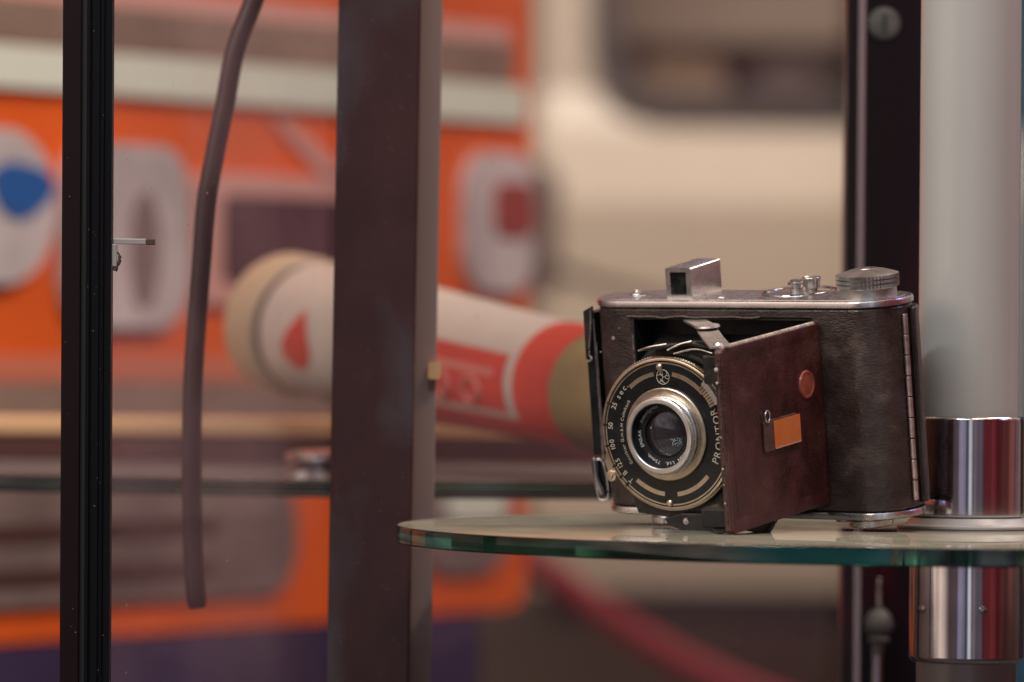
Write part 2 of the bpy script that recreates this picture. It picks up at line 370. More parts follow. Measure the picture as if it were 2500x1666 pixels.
def lathe(bm, prof, n=96, axis='z', c=(0, 0, 0), knurl=None, cap=False):
    """prof: (radius, height) pairs; knurl: {index: (count-independent) amplitude} modulates alternate segments"""
    rings = []
    for i, (r, h) in enumerate(prof):
        ring = []
        for j in range(n):
            a = 2*PI*j/n
            rr = r + (knurl[i] * (1 if j % 2 else -1) if knurl and i in knurl else 0)
            u, v = rr*math.cos(a), rr*math.sin(a)
            p = {'z': (u, v, h), 'y': (u, -h, v), 'x': (h, u, v)}[axis]   # 'y': height points towards the viewer
            ring.append(bm.verts.new((p[0]+c[0], p[1]+c[1], p[2]+c[2])))
        rings.append(ring)
    for a, b in zip(rings, rings[1:]):
        for j in range(n):
            bm.faces.new((a[j], a[(j+1) % n], b[(j+1) % n], b[j]))
    if cap:
        bm.faces.new(rings[0][::-1]); bm.faces.new(rings[-1])
    return rings
def lt(*a, **k):
    bm = bmesh.new(); lathe(bm, *a, **k); return bm
def tube(bm, pts, r, n=16, caps=True, flat=None, up=(0, 0, 1)):
    pts = [Vector(p) for p in pts]; rings = []
    up = Vector(up)
    for i, p in enumerate(pts):
        d = (pts[min(i+1, len(pts)-1)] - pts[max(i-1, 0)]).normalized()
        s = d.cross(up)
        if s.length < .05: s = d.cross(Vector((1, 0, 0)))
        s.normalize(); t = s.cross(d).normalized()
        rr = r[i] if isinstance(r, (list, tuple)) else r
        fl = flat or 1
        rings.append([bm.verts.new(p + s*math.cos(2*PI*j/n)*rr + t*math.sin(2*PI*j/n)*rr*fl) for j in range(n)])
    for a, b in zip(rings, rings[1:]):
        for j in range(n): bm.faces.new((a[j], a[(j+1) % n], b[(j+1) % n], b[j]))
    if caps: bm.faces.new(rings[0][::-1]); bm.faces.new(rings[-1])
def tb(*a, **k):
    bm = bmesh.new(); tube(bm, *a, **k); return bm
def catmull(P, n=8):
    P = [Vector(p) for p in P]; Q = [P[0]*2-P[1]] + P + [P[-1]*2-P[-2]]; out = []
    for i in range(1, len(Q)-2):
        for k in range(n):
            t = k/n; a, b, c, d = Q[i-1:i+3]
            out.append(.5*((2*b) + (c-a)*t + (2*a-5*b+4*c-d)*t*t + (3*b-a-3*c+d)*t**3))
    out.append(P[-1]); return out
def px(x, y, Y):
    """point at depth Y (m) on the sight line of photo pixel (x, y), relative to the eye at height EZ"""
    u, v = x-1250, y-833; c, s = math.cos(ROLL), math.sin(ROLL)
    return Vector(((c*u + s*v)/FPX*Y, Y, EZ - (-s*u + c*v)/FPX*Y))

# glyphs, one cached mesh outline per character
_gl = {}
def glyph(ch):
    if ch not in _gl:
        cu = bpy.data.curves.new('glyph', 'FONT'); cu.body = ch; cu.size = 1; cu.resolution_u = 3; cu.extrude = .03
        o = bpy.data.objects.new('glyph', cu); C.objects.link(o)
        dg = bpy.context.evaluated_depsgraph_get(); me = bpy.data.meshes.new_from_object(o.evaluated_get(dg))
        vs = [v.co.copy() for v in me.vertices]; fs = [tuple(p.vertices) for p in me.polygons]
        bpy.data.objects.remove(o); bpy.data.curves.remove(cu); bpy.data.meshes.remove(me)
        w = (min(v.x for v in vs), max(v.x for v in vs)) if vs else (0, .3)
        _gl[ch] = (vs, fs, w)
    return _gl[ch]
def put_glyph(bm, ch, M4, bold=1.0):
    vs, fs, w = glyph(ch); cx = (w[0]+w[1])/2
    nv = [bm.verts.new(M4 @ Vector(((v.x-cx), v.y, v.z))) for v in vs]
    for f in fs:
        try: bm.faces.new([nv[i] for i in f])
        except ValueError: pass
def ring_text(bm, text, cx, cz, y, r, a0, a1, size, inward=False):
    """letters around a circle on the front face (x right, z up). clockwise from a0 to a1 (degrees), tops outward;
    inward=True runs counter-clockwise with tops towards the centre"""
    adv = []
    for ch in text:
        w = .32 if ch == ' ' else glyph(ch)[2][1]-glyph(ch)[2][0] + .12
        adv.append(w)
    tot = sum(adv); acc = 0
    for ch, w in zip(text, adv):
        a = math.radians(a0 + (a1-a0)*(acc + w/2)/tot); acc += w
        if ch == ' ': continue
        rot = a - PI/2 if not inward else a + PI/2
        rad = r - size*.35 if not inward else r + size*.35
        Mx = Matrix.Translation((cx + rad*math.cos(a), y, cz + rad*math.sin(a))) @ Matrix.Rotation(-rot, 4, 'Y') @ Matrix.Rotation(PI/2, 4, 'X') @ Matrix.Scale(size, 4)
        put_glyph(bm, ch, Mx)

# ================================================================== SETTING
tag(obj('floor', bx(-20, 20, -2, 20, -.1, 0), 'plain_dark_floor', k=1), kind='structure')
tag(obj('wall', bx(-8, 12, 11.0, 11.2, 0, 5), 'wall', k=1), kind='structure')

# ================================================================== VAN (far behind)
VY = 8.0
def vloc(x, y):
    p = px(x, y, VY); return p
vx0 = vloc(1296, 700).x
van = thing('van', 'cream van with a dark rounded side window, far out of focus behind the camera', 'van', (vx0, VY, 0))
def vz(y): return vloc(1700, y).z
def vX(x): return vloc(x, 600).x - vx0
zs, zw = vz(1440), vz(262)
bm = bmesh.new()
# body side: flat lower flank with a slightly proud waist, roof curves away
prof = [(0, zs), (-.03, zs+.10), (-.05, zw-.13), (-.02, zw-.03), (0, zw+.02), (.02, zw+.55), (.10, zw+.72), (.35, zw+.84), (1.5, zw+.84), (1.5, zs)]
vs = []
for X in (0, .015, 3.6): vs.append([bm.verts.new((X, p[0] + (.02 if X == 0 else 0), p[1])) for p in prof])
for a, b in zip(vs, vs[1:]):
    for i in range(len(prof)): bm.faces.new((a[i], a[(i+1) % len(prof)], b[(i+1) % len(prof)], b[i]))
bm.faces.new(vs[0]); bm.faces.new(vs[-1][::-1])
body = obj('body', bm, 'cream', van, k=1)
cut = obj('cutter', pr(rrect(vX(1478), vX(2700), zw, zw+.58, .085), -.3, .6, axis='y'), 'cream', van, k=1)
def apply_bool(o, c, keep_mat=True):
    m = o.modifiers.new('b', 'BOOLEAN'); m.object = c; m.operation = 'DIFFERENCE'; m.solver = 'EXACT'
    bpy.context.view_layer.update()
    dg = bpy.context.evaluated_depsgraph_get(); me = bpy.data.meshes.new_from_object(o.evaluated_get(dg))
    o.modifiers.clear(); o.data = me; bpy.data.objects.remove(c)
apply_bool(body, cut)
fr = bmesh.new()
o1 = rrect(vX(1478)-.02, vX(2700)+.02, zw-.02, zw+.60, .10); i1 = rrect(vX(1478)+.02, vX(2700)-.02, zw+.02, zw+.56, .07)
for yy in (-.03, .03):
    a = [fr.verts.new((p[0], yy, p[1])) for p in o1]; b = [fr.verts.new((p[0], yy, p[1])) for p in i1]
    for i in range(len(a)): fr.faces.new((a[i], a[(i+1) % len(a)], b[(i+1) % len(a)], b[i]))
wf = obj('window_frame', fr, 'van_rubber', van, k=1)
obj('interior_panel', bx(vX(1450), vX(2750), .595, .61, zw-.1, zw+.65), 'van_dark', van, k=1)
obj('curtain', pr(rrect(vX(1500), vX(2100), vz(75), zw+.5, .03), .30, .36, axis='y'), 'van_pale', van, k=1)
obj('seat_back', pr(rrect(vX(1560), vX(1790), zw-.1, vz(90), .05), .34, .44, axis='y'), 'van_tint', van, k=1)
obj('seat_back', pr(rrect(vX(1850), vX(2030), zw-.1, vz(120), .05), .26, .34, axis='y'), 'van_purple', van, k=1)
obj('door_gap_shadow', bx(-.035, -.005, .0, .05, vz(430), vz(-900)), 'brown', van, k=1)  # brown strip drawn as the shadow line of the gap
mr_ = obj('gap_shade', pr(rrect(-.02, .035, 0, .16, .025), -1.0, -.94, axis='y'), 'gap_shade_brown', van, k=1)  # dark slab added where machine and van leave only a shaded gap
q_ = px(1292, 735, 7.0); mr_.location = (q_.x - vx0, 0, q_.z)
obj('gap_shade_arm', tb([(.02, -.97, .04), (.10, -.6, .02), (.22, .0, .0)], .008, n=8), 'van_rubber', mr_, smooth=True, k=1)  # stalk joining the added shade slab to the van
sk = obj('sill', bx(.02, 3.5, .06, .12, zs-.05, zs+.01), 'van_rubber', van, k=1)
for xx in (.95,):
    w = obj('wheel', lt([(.0, -.09), (.24, -.09), (.29, -.05), (.29, .05), (.24, .09), (0, .09)], n=48, axis='y', c=(xx, .25, .29)), 'tyre', van, smooth=True, k=1)
    obj('hubcap', lt([(0, .02), (.08, .03), (.14, .0)], n=32, axis='y', c=(xx, .15, .29)), 'satin', w, smooth=True, k=1)

# blue panel, far right
p = px(2491, 800, 6.0)
tag(obj('display_board', bx(p.x, p.x+1.2, 6.0, 6.04, 0, 2.4), 'blue', k=1), 'teal blue display board at the right edge, behind the white pole', 'display board')
# red barrier rope
a, b = px(1330, 1390, 5.6), px(1900, 1720, 5.6)
pts = [a + (b-a)*t + Vector((0, 0, -.012*math.sin(PI*t))) for t in [i/16 for i in range(-6, 23)]]
tag(obj('barrier_rope', tb(pts, .0135, n=14), 'red_rope', smooth=True, k=1), 'dark red barrier rope sloping down to the right below the shelf, out of focus', 'rope')

# ================================================================== ORANGE MACHINE
A0 = Vector((px(0, 833, 3.6).x, 3.6)); WAn = math.radians(60)
mach = thing('slot_machine', 'orange machine with round white badges and grey slotted lower panel, blurred behind the glass', 'machine', (A0.x, A0.y, EZ), (0, 0, WAn))
def fm(x, y):
    """photo pixel -> (s, h) on the machine's slanting face"""
    c, sn = math.cos(ROLL), math.sin(ROLL); u, v = x-1250, y-833
    kx, kz = (c*u + sn*v)/FPX, -(-sn*u + c*v)/FPX
    s = (kx*A0.y - A0.x)/(math.cos(WAn) - kx*math.sin(WAn))
    return s, kz*(A0.y + s*math.sin(WAn))
SR = fm(1285, 700)[0]
def fbox(name, m, x0, x1, h0, h1, d, par=mach, r=0, back=0.0):
    if r: b = pr(rrect(x0, x1, h0, h1, r), -d, back, axis='y')
    else: b = bx(x0, x1, -d, back, h0, h1)
    return obj(name, b, m, par, k=1)
def fell(name, m, cx, cy, rx, ry, d, par=mach, back=0.0, wob=0.0):
    pts = [(cx + rx*(1+wob*math.sin(3*2*PI*i/40+.6))*math.cos(2*PI*i/40), cy + ry*(1+wob*math.sin(3*2*PI*i/40+.6))*math.sin(2*PI*i/40)) for i in range(40)]
    return obj(name, pr(pts, -d, back, axis='y'), m, par, k=1)
h_top, h_lo = .30, fm(400, 1545)[1]
fbox('housing', 'orange', -.5, SR, h_lo, .60, .002, back=.35, r=.02)
# horizontal trims, top to bottom
fbox('trim_band', 'tan_band', -.45, SR-.03, .178, .205, .006)
fbox('trim_band', 'tan_band', -.45, SR-.03, .205, .2175, .003).data.materials[0] = M['pink_frame']
fbox('bright_strip', 'cream_strip', -.45, SR-.02, .150, .176, .010)
s, h = fm(0, 505); be = fell('badge', 'badge_white', s-.012, h, .055, .047, .012)
s2, h2 = fm(10, 470); fell('mark', 'badge_blue', s2, h2+.002, .032, .0165, .014, be, -.0121, .09)
s, h = fm(272, 585); b2 = fbox('badge', 'badge_white', fm(128, 600)[0], fm(428, 600)[0], fm(272, 800)[1], fm(272, 352)[1], .012, r=.034)
fell('mark', 'badge_grey', s+.018, h-.006, .016, .036, .014, b2, -.0121)
x0, x1 = fm(455, 600)[0], fm(960, 600)[0]
wn = fbox('window', 'dark_purple', x0+.03, x1, fm(600, 690)[1], fm(600, 480)[1], .010, r=.008)
fb = bmesh.new()
oo = rrect(x0, x1+.02, fm(600, 745)[1], fm(600, 425)[1], .012); ii = rrect(x0+.035, x1-.002, fm(600, 700)[1], fm(600, 478)[1], .008)
a = [fb.verts.new((q[0], -.008, q[1])) for q in oo]; b = [fb.verts.new((q[0], -.008, q[1])) for q in ii]; a2 = [fb.verts.new((q[0], 0, q[1])) for q in oo]; b2_ = [fb.verts.new((q[0], 0, q[1])) for q in ii]
n = len(a)
for i in range(n):
    j = (i+1) % n
    fb.faces.new((a[i], a[j], b[j], b[i])); fb.faces.new((a[i], a[j], a2[j], a2[i])); fb.faces.new((b[i], b[j], b2_[j], b2_[i]))
obj('window_surround', fb, 'pink_frame', mach, k=1)
s1, h1 = fm(645, 290); s2, h2 = fm(790, 425)
obj('diagonal_stripe', pr([(s1, h1), (s1+.02, h1), (s2+.025, h2), (s2-.012, h2)], -.006, 0, axis='y'), 'pink_frame', mach, k=1)
b3 = fbox('badge', 'badge_white', fm(1112, 500)[0], SR-.005, fm(1200, 715)[1], fm(1200, 372)[1], .010, r=.03)
fbox('mark', 'badge_red', fm(1175, 500)[0], SR-.012, fm(1200, 575)[1], fm(1200, 445)[1], .013, b3, back=-.0101, r=.01)
fbox('lower_band', 'tan_band', -.45, SR-.02, fm(400, 1120)[1], fm(400, 932)[1], .004)
fbox('salmon_band', 'pink_frame', -.45, SR-.04, fm(400, 928)[1], fm(400, 868)[1], .003).data.materials[0] = mat('salmon_paint', (.62, .18, .10), .45)
g = fbox('grey_panel', 'grey_panel', -.45, fm(700, 1400)[0], fm(500, 1455)[1], fm(500, 1170)[1], .008, r=.03)
for yy in (1290, 1395):
    fbox('slot', 'slot', -.40, fm(500, 1400)[0], fm(300, yy+22)[1], fm(300, yy-18)[1], .0095, g, back=-.0081)
g2_ = fbox('grey_panel', 'grey_panel', fm(1010, 1300)[0], fm(1225, 1300)[0], fm(1130, 1400)[1], fm(1130, 1130)[1], .008, r=.035)
fbox('lamp_panel', 'cream_strip', fm(1062, 1250)[0], fm(1195, 1250)[0], fm(1130, 1272)[1], fm(1130, 1150)[1], .014, r=.006)
fbox('base_skirt', 'purple_skirt', -.48, SR-.06, -EZ, h_lo-.001, .0, back=.33)

# ================================================================== BACK SHELF WITH BOX, BOTTLE, CHROME FOOT
BZ = EZ - .0617; BC = Vector((px(1150, 1180, 2.62).x, 3.005))
bs = thing('glass_shelf', 'blurred round glass shelf further back, carrying the red and white bottle', 'shelf', (BC.x, BC.y, BZ))
def rim(R, t, e=.7):
    return [(0, 0), (R-e, 0), (R-e*.3, -e*.3), (R, -e), (R, -t+e), (R-e*.3, -t+e*.3), (R-e, -t), (0, -t)]
M['back_glass'] = glass_mat('grey_green_glass', (.16, .52, .44), 7)
dust_top(M['back_glass'], .30, (.42, .36, .32))
obj('glass_disc', lt(rim(385, 7.8), n=200), 'back_glass', bs, smooth=True)

bxn = thing('wooden_box', 'long dark red box with tan wooden lid edge, on the back shelf under the bottle', 'box', (-.02, 3.0, BZ))
obj('case', bx(-.262, .075, 0, .06, .0, .0120), 'dark_red_wood', bxn, k=1, bevel=.001)
obj('lid', bx(-.266, .079, -.003, .063, .0122, .0215), 'tan_rim', bxn, k=1, bevel=.002)

cf = thing('chrome_foot', 'small polished chrome foot on the back shelf beside the wide brown post', 'foot', (px(788, 1150, 2.72).x, 2.72, BZ))
obj('flange', lt([(0, 0), (17, 0), (17, 2), (15, 3.2), (9, 3.4)], n=48), 'chrome', cf, smooth=True)
obj('cap', lt([(9, 3.4), (15, 5.5), (17.5, 8), (16, 10), (10, 11.5), (0, 12)], n=48), 'chrome', cf, smooth=True)

# bottle: turned profile about local x, far end at the left
bA, bB = px(694, 788, 2.985), px(1640, 992, 2.67)
ax = (bB - bA); BL = ax.length*1000
bt = thing('bottle', 'red and white plastic bottle with tan domed cap and flame mark, lying on its side', 'bottle', bA)
xq = ax.normalized(); zq = (Vector((0, 0, 1)) - xq*xq.z).normalized(); yq = zq.cross(xq)
Rb = Matrix((xq, yq, zq)).transposed()
bt.rotation_euler = Rb.to_euler()
def turned(prof, m, name, par=bt): return obj(name, lt(prof, n=72, axis='x'), m, par, smooth=True)
BR = [(0, 1.0), (26, .8), (28, 0), (32.5, 0), (34.6, 1.2), (35.3, 3.5), (35.3, 24), (34.6, 26.6), (32, 27.6)]
turned(BR, 'bottle_cap', 'cap')
turned([(32.6, 27.0), (31.0, 28), (31.0, 34), (32.5, 35)], 'groove', 'neck_ring')
def rad(x): return 33.0 + .6*math.sin(min(1, max(0, (x-32)/60))*PI/2) - max(0, x-90)*.030
turned([(32.4, 34.9)] + [(rad(x), x) for x in range(36, int(BL*.83), 6)] + [(rad(BL*.83), BL*.83)], 'bottle_white', 'body')
turned([(rad(BL*.745)+.3, BL*.745), (rad(BL*.83)+.3, BL*.83)], 'bottle_red', 'red_band')
turned([(rad(BL*.83), BL*.83), (rad(BL*.83)-1.5, BL*.83+3), (rad(BL)-2, BL-4), (rad(BL)-6, BL), (0, BL)], 'bottle_olive', 'base')
def wrap(fn_pts, m, name, par, off=.35, thick=.3):
    """outline in (x along axis, angle deg) wrapped on the body; dense grid fill through triangulation"""
    bm = bmesh.new()
    vs = [bm.verts.new((x, a, 0)) for x, a in fn_pts]; f = bm.faces.new(vs)
    bmesh.ops.triangulate(bm, faces=[f])
    for _ in range(3): bmesh.ops.subdivide_edges(bm, edges=[e for e in bm.edges if e.calc_length() > 4], cuts=1, use_grid_fill=False); bmesh.ops.triangulate(bm, faces=bm.faces)
    for v in bm.verts:
        x, a = v.co.x, math.radians(v.co.y); r = rad(x) + off
        v.co = Vector((x, r*math.cos(a), r*math.sin(a)))
    return obj(name, bm, m, par)
# angles: 180 = local -y ... 90 = up. The camera sees the side around 180+
def arcquad(x0, x1, a0, a1): 
    return [(x0, a0), (x1, a0), (x1, a1), (x0, a1)]
VA = 180   # angle facing the viewer
wrap(arcquad(122, BL*.745, VA+38, VA+88), 'bottle_red', 'lower_red_field', bt, .35)
lab = wrap(arcquad(122, BL*.725, VA-25, VA+31), 'bottle_red', 'label', bt, .35)
wrap(arcquad(122, BL*.70, VA-9, VA-2), 'bottle_pink', 'label_line', lab, .5)
# looping script strokes on the label
stroke = bmesh.new()
for cx_, w_, n_ in ((.45*BL, 9, 1), (.51*BL, 8, 1), (.57*BL, 9, 1), (.64*BL, 12, 1)):
    pts = []
    for i in range(22):
        a = 2*PI*i/20
        x = cx_ + w_*.55*math.cos(a) + i*.22; an = math.radians(VA + 14 + 12*math.sin(a))
        r = rad(x) + .7; pts.append((x, r*math.cos(an), r*math.sin(an)))
    tube(stroke, pts, 1.3, n=8)
obj('script', stroke, 'bottle_pink', lab, smooth=True)
fl = []
for i in range(28):
    a = 2*PI*i/28; yy = math.sin(a); xx = math.cos(a)
    w = 1.0 if yy < 0 else (1-yy)**.6*.98+.02
    fl.append((74 + 15*xx*w + (4.5*yy if yy > 0 else 0), VA + 9 - (yy*(18 if yy < 0 else 34))))
wrap(fl, 'bottle_red', 'flame_mark', bt, .4)

# ================================================================== SHOWCASE POSTS AND PANES
def post_thing(name, label, xt, xb, Y, cat='post'):
    """vertical profile whose left edge runs from pixel xt at the top of the frame to xb at the bottom"""
    pt, pb = px(xt, 0, Y), px(xb, 1666, Y)
    lean = math.atan2(pt.x - pb.x, pt.z - pb.z)
    x = pb.x + (pt.x-pb.x)*((EZ-pb.z)/(pt.z-pb.z))
    return thing(name, label, cat, (x, Y, EZ), (0, lean, 0))
Zt, Zb = 420, -420
lp = post_thing('frame_post', 'narrow black ribbed frame post at the far left, with a small grey bracket', 153.5, 145, 2.27)
k1 = 2270/14.583/1000*1.0
def W1(p): return p*2.27/14.583
obj('side_profile', bx(0, W1(47), 0, 14, Zb, Zt), 'post_side', lp, bevel=.5)
obj('gasket', bx(W1(47)+.05, W1(59), 1.2, 14, Zb, Zt), 'gasket', lp)
def ribbed(x0, x1, ridges, d):
    pts = [(x0, d), (x0, 0)]
    for a, b, h in ridges: pts += [(a, 0), (a+.25, -h), (b-.25, -h), (b, 0)]
    pts += [(x1, 0), (x1, d)]
    return pts
obj('front_profile', pr(ribbed(W1(59)+.05, W1(121), [(W1(63), W1(70), .8), (W1(73), W1(93), .4), (W1(98), W1(104), .9)], 12), Zb, Zt), 'post_black', lp, bevel=.15)
brk = thing('shelf_bracket', 'small grey right-angled bracket with dark tip, fixed to the black left post', 'bracket', px(277, 590, 2.272))
obj('arm', bx(0, 12.4, -1, 1.5, -1.0, 1.1), 'bracket', brk, bevel=.2)
obj('arm_tip', bx(12.45, 15.8, -1, 1.6, -1.2, 1.0), 'bracket_dark', brk, bevel=.2)
obj('plate', bx(-.5, 1.45, -1.2, 1.4, -9.5, -1.05), 'bracket', brk, bevel=.2)
obj('hook', tb(catmull([(1.6, 0, -4), (2.4, 0, -5.6), (2.2, 0, -8), (1.2, 0, -9.4), (.6, 0, -11.2)], 6), [.35]*6+[.7]*13+[1.0]*6, n=10), 'bracket_dark', brk, smooth=True)

mp_ = post_thing('corner_post', 'wide dark brown dusty metal post left of the shelf, with a paler flange', 826.5, 797, 2.42)
def W2(p): return p*2.42/14.583
obj('front_profile', bx(0, W2(201), 0, 22, Zb-60, Zt+60), 'post_brown', mp_, bevel=.8)
obj('flange', bx(W2(150), W2(252), 34, 36, Zb-60, Zt+60), 'flange', mp_, bevel=.4)
obj('clip', pr(rrect(W2(232), W2(262), -3.5, 3.5, 1), 28, 33.9, axis='y'), 'tan_rim', mp_).location = (0, 0, (833-905)/14.583*2.45*MM)
rpst = post_thing('corner_post', 'glossy black post with thin chrome strip, standing behind the white pole', 2069, 2054, 2.62)
def W3(p): return p*2.62/14.583
obj('profile', bx(0, W3(192), 0, 26, Zb-60, Zt+60), 'post_gloss', rpst, bevel=1.0)
obj('inner_strip', bx(W3(29), W3(46), -2.0, 0.3, Zb-60, Zt+60), 'pink_strip', rpst, bevel=.7)
yy, r_ = 50, 40
sc = obj('screw', lt([(0, 1.6), (r_*.1796*.7, 1.5), (r_*.1796*.95, 1.0), (r_*.1796, .3), (r_*.1796, -.5)], n=40, axis='y', c=(W3(90), -.6, -(yy-833)*.1796)), 'dull_screw', rpst, smooth=True)
obj('screw_slot', bx(W3(90)-.8, W3(90)+.8, -2.4, -1.0, -(yy-833)*.1796-4.5, -(yy-833)*.1796+4.5), 'dark_hole', sc)
zc = -(1512-833)*.1796
cl = obj('hanging_clasp', lt([(0, 8.2), (1.2, 8.0), (1.4, 6.2), (3.6, 5.2), (5.6, 2.6), (6.3, -.6), (5.9, -3.4), (4.4, -5.6), (4.5, -6.6), (5.0, -7.2), (4.6, -8.6), (3.2, -9.4), (0, -9.6)], n=40, c=(W3(89), -4.5, zc)), 'dull_screw', rpst, smooth=True)
obj('clasp_wire', lt([(0, 20), (.7, 19), (.9, 8)], n=16, c=(W3(89), -4.5, zc)), 'worn_chrome', cl, smooth=True)
obj('hanger_rod', tb([(W3(88), -4.5, zc-9), (W3(86), -4.5, zc-16), (W3(84), -4.5, zc-60)], [3.2, 2.4, 2.4], n=14, up=(0, 1, 0)), 'chrome', rpst, smooth=True)

# pane from left post to corner post
def pane(name, par, a, b, zt, zb, m='pane'):
    bm = bmesh.new(); d = (b-a).normalized(); nrm = Vector((-d.y, d.x, 0))*.002
    v = []
    for off in (-.5, .5):
        for p_, z in ((a, zb), (b, zb), (b, zt), (a, zt)):
            q = p_ + nrm*off; v.append(bm.verts.new((q.x, q.y, z)))
    bm.faces.new(v[:4])      # one optical layer of dusty glass with painted haze, plus its thickness
    for i in range(4): bm.faces.new((v[i], v[(i+1) % 4], v[4+(i+1) % 4], v[4+i]))
    o = obj(name, bm, m, k=1); o.parent = par
    bpy.context.view_layer.update(); o.matrix_parent_inverse = par.matrix_world.inverted(); return o
lx = px(274, 833, 2.28); rx = px(815, 833, 2.43)
pane('glass_pane', lp, Vector((lx.x-.003, 2.282, 0)), Vector((rx.x+.004, 2.437, 0)), EZ+.4, EZ-.4)
r0, r1 = px(1040, 833, 2.462), px(2080, 833, 2.63)
pane('glass_pane', rpst, Vector((r0.x-.01, 2.475, 0)), Vector((r1.x, 2.634, 0)), EZ+.4, EZ-.4, 'pane_back')

# hanging tube
pts = [px(x, y, 2.46) for x, y in ((660, -120), (620, 0), (575, 120), (549, 255), (524, 380), (503, 500), (492, 640), (478, 820), (470, 960), (468, 1150), (470, 1290), (474, 1400), (482, 1487))]
cp = catmull(pts, 6)
tag(obj('hanging_tube', tb(cp, [.0041]*(len(cp)-2)+[.0040, .0032], n=20, up=(0, 1, 0)), 'cable', smooth=True, k=1), 'dark brown rubber tube hanging curved with its cut end loose', 'tube')

# ================================================================== FRONT SHELF AND POLE
PZ = EZ - .0719; PX = 1115/6250.0; PY = 2.333
sh = thing('glass_shelf', 'round green-edged glass shelf in front, carrying the folding camera', 'shelf', (PX, PY, PZ))
prof = rim(223, 6.8, .8)
obj('glass_disc', lt([(19.9, 0)] + prof[1:-1] + [(19.9, -6.8), (19.9, 0)], n=256), 'shelf_glass', sh, smooth=True)
pl = thing('display_pole', 'off-white round pole through the glass shelf with chrome clamp collars', 'pole', (PX, PY, EZ), (0, math.radians(-.05), 0))
obj('tube', lt([(19.55, -400), (19.55, 400)], n=96, cap=True), 'pole', pl, smooth=True)
def collar(z0, z1, R=22.4, e=2.2):
    pf = [(19.7, z0)]
    for i in range(7):
        a = PI/2*i/6; pf.append((R-e+e*math.sin(a), z0+e-e*math.cos(a)))
    for i in range(7):
        a = PI/2*i/6; pf.append((R-e+e*math.cos(a), z1-e+e*math.sin(a)))
    pf.append((19.7, z1)); return pf
obj('upper_collar', lt(collar(-67.2, -27.8, e=1.6), n=128), 'chrome', pl, smooth=True)
lc = obj('lower_collar', lt(collar(-123.8, -78.4, e=2.4), n=128), 'chrome', pl, smooth=True)
for an in (-PI/2 - .95, -PI/2 + .22):
    b = lt([(0, 1.0), (1.7, .6), (2.0, -.4)], n=20, axis='x')
    bmesh.ops.rotate(b, verts=b.verts, cent=(0, 0, 0), matrix=Matrix.Rotation(an, 3, 'Z'))
    bmesh.ops.translate(b, verts=b.verts, vec=(22.4*math.cos(an), 22.4*math.sin(an), -102.5))
    obj('grub_screw', b, 'worn_chrome', lc, smooth=True)
wsh = obj('washer', lt([(19.7, -71.8), (27, -71.8), (27.5, -71.2), (27.5, -70.4), (26.8, -70), (24, -69.6), (22, -67.3), (19.7, -67.3)], n=96), 'washer', pl, smooth=True)

# ================================================================== FOLDING CAMERA
RC = Matrix(((0.8342, 0.5458, -0.0787), (-0.5514, 0.8255, -0.1203), (-0.0007, 0.1437, 0.9896)))
fc = thing('folding_camera', 'vintage folding camera with black leather body, open on the glass shelf', 'camera', (36.0986*MM, 2.3514698, EZ-64.3934*MM), RC.to_euler())
T, R0 = 33.0, 16.5
XL, XR = -2.9+R0, 134-R0
def stadium(off=0, n=14, x0=XL, x1=XR, r=R0):
    out = []
    for i in range(n+1):
        a = math.radians(-90 + 180*i/n); out.append((x1 + (r+off)*math.cos(a), R0 + (r+off)*math.sin(a)))
    for i in range(n+1):
        a = math.radians(90 + 180*i/n); out.append((x0 + (r+off)*math.cos(a), R0 + (r+off)*math.sin(a)))
    return out
OX0, OX1, OZ0, OZ1 = 20, 100.5, 3.2, 74.6
bodyc = obj('body', pr(stadium(-.3, 20), 0, 78.4), 'leather', fc)
cutc = obj('cutter', bx(OX0, OX1, -3, 15, OZ0, OZ1), 'leather', fc)
apply_bool(bodyc, cutc)
bv = bodyc.modifiers.new('bevel', 'BEVEL'); bv.width = .9*MM; bv.segments = 3; bv.limit_method = 'ANGLE'; bv.angle_limit = math.radians(50)
for p_ in bodyc.data.polygons: p_.use_smooth = True
bodyc.data.set_sharp_from_angle(angle=math.radians(40))
# black metal lining of the recess
bm = bmesh.new()
box(bm, OX0+.05, OX1-.05, 14.2, 14.9, OZ0+.05, OZ1-.05)
box(bm, OX0+.05, OX0+.6, -.2, 14, OZ0+.05, OZ1-.05); box(bm, OX1-.6, OX1-.05, .4, 14, OZ0+.05, OZ1-.05)
box(bm, OX0+.7, OX1-.7, .2, 14, OZ1-.6, OZ1-.05); box(bm, OX0+.7, OX1-.7, -.2, 14, OZ0+.05, OZ0+.6)
obj('recess_lining', bm, 'enamel_worn', fc)
# torn leather lip along the top of the opening
bm = bmesh.new(); pts = []
for i in range(40):
    x = OX0-2 + i*(OX1-OX0-20)/39; pts.append((x, -.35, OZ1 + .5 + .7*noise.noise(Vector((x*.13, 3, 1)))))
tube(bm, pts, .55, n=8, flat=.7)
obj('leather_lip', bm, M['worn_lip'] if 'worn_lip' in M else mat('rubbed_leather_edge', (.11, .07, .055), .6, var=(600, .6)), fc, smooth=True)
# rounded line of raised edge left of opening
obj('opening_edge', tb([(OX0-.2, -.25, z) for z in range(8, 72, 4)], .32, n=8), mat('rubbed_edge_line', (.16, .12, .11), .45, var=(500, .7)), fc, smooth=True)

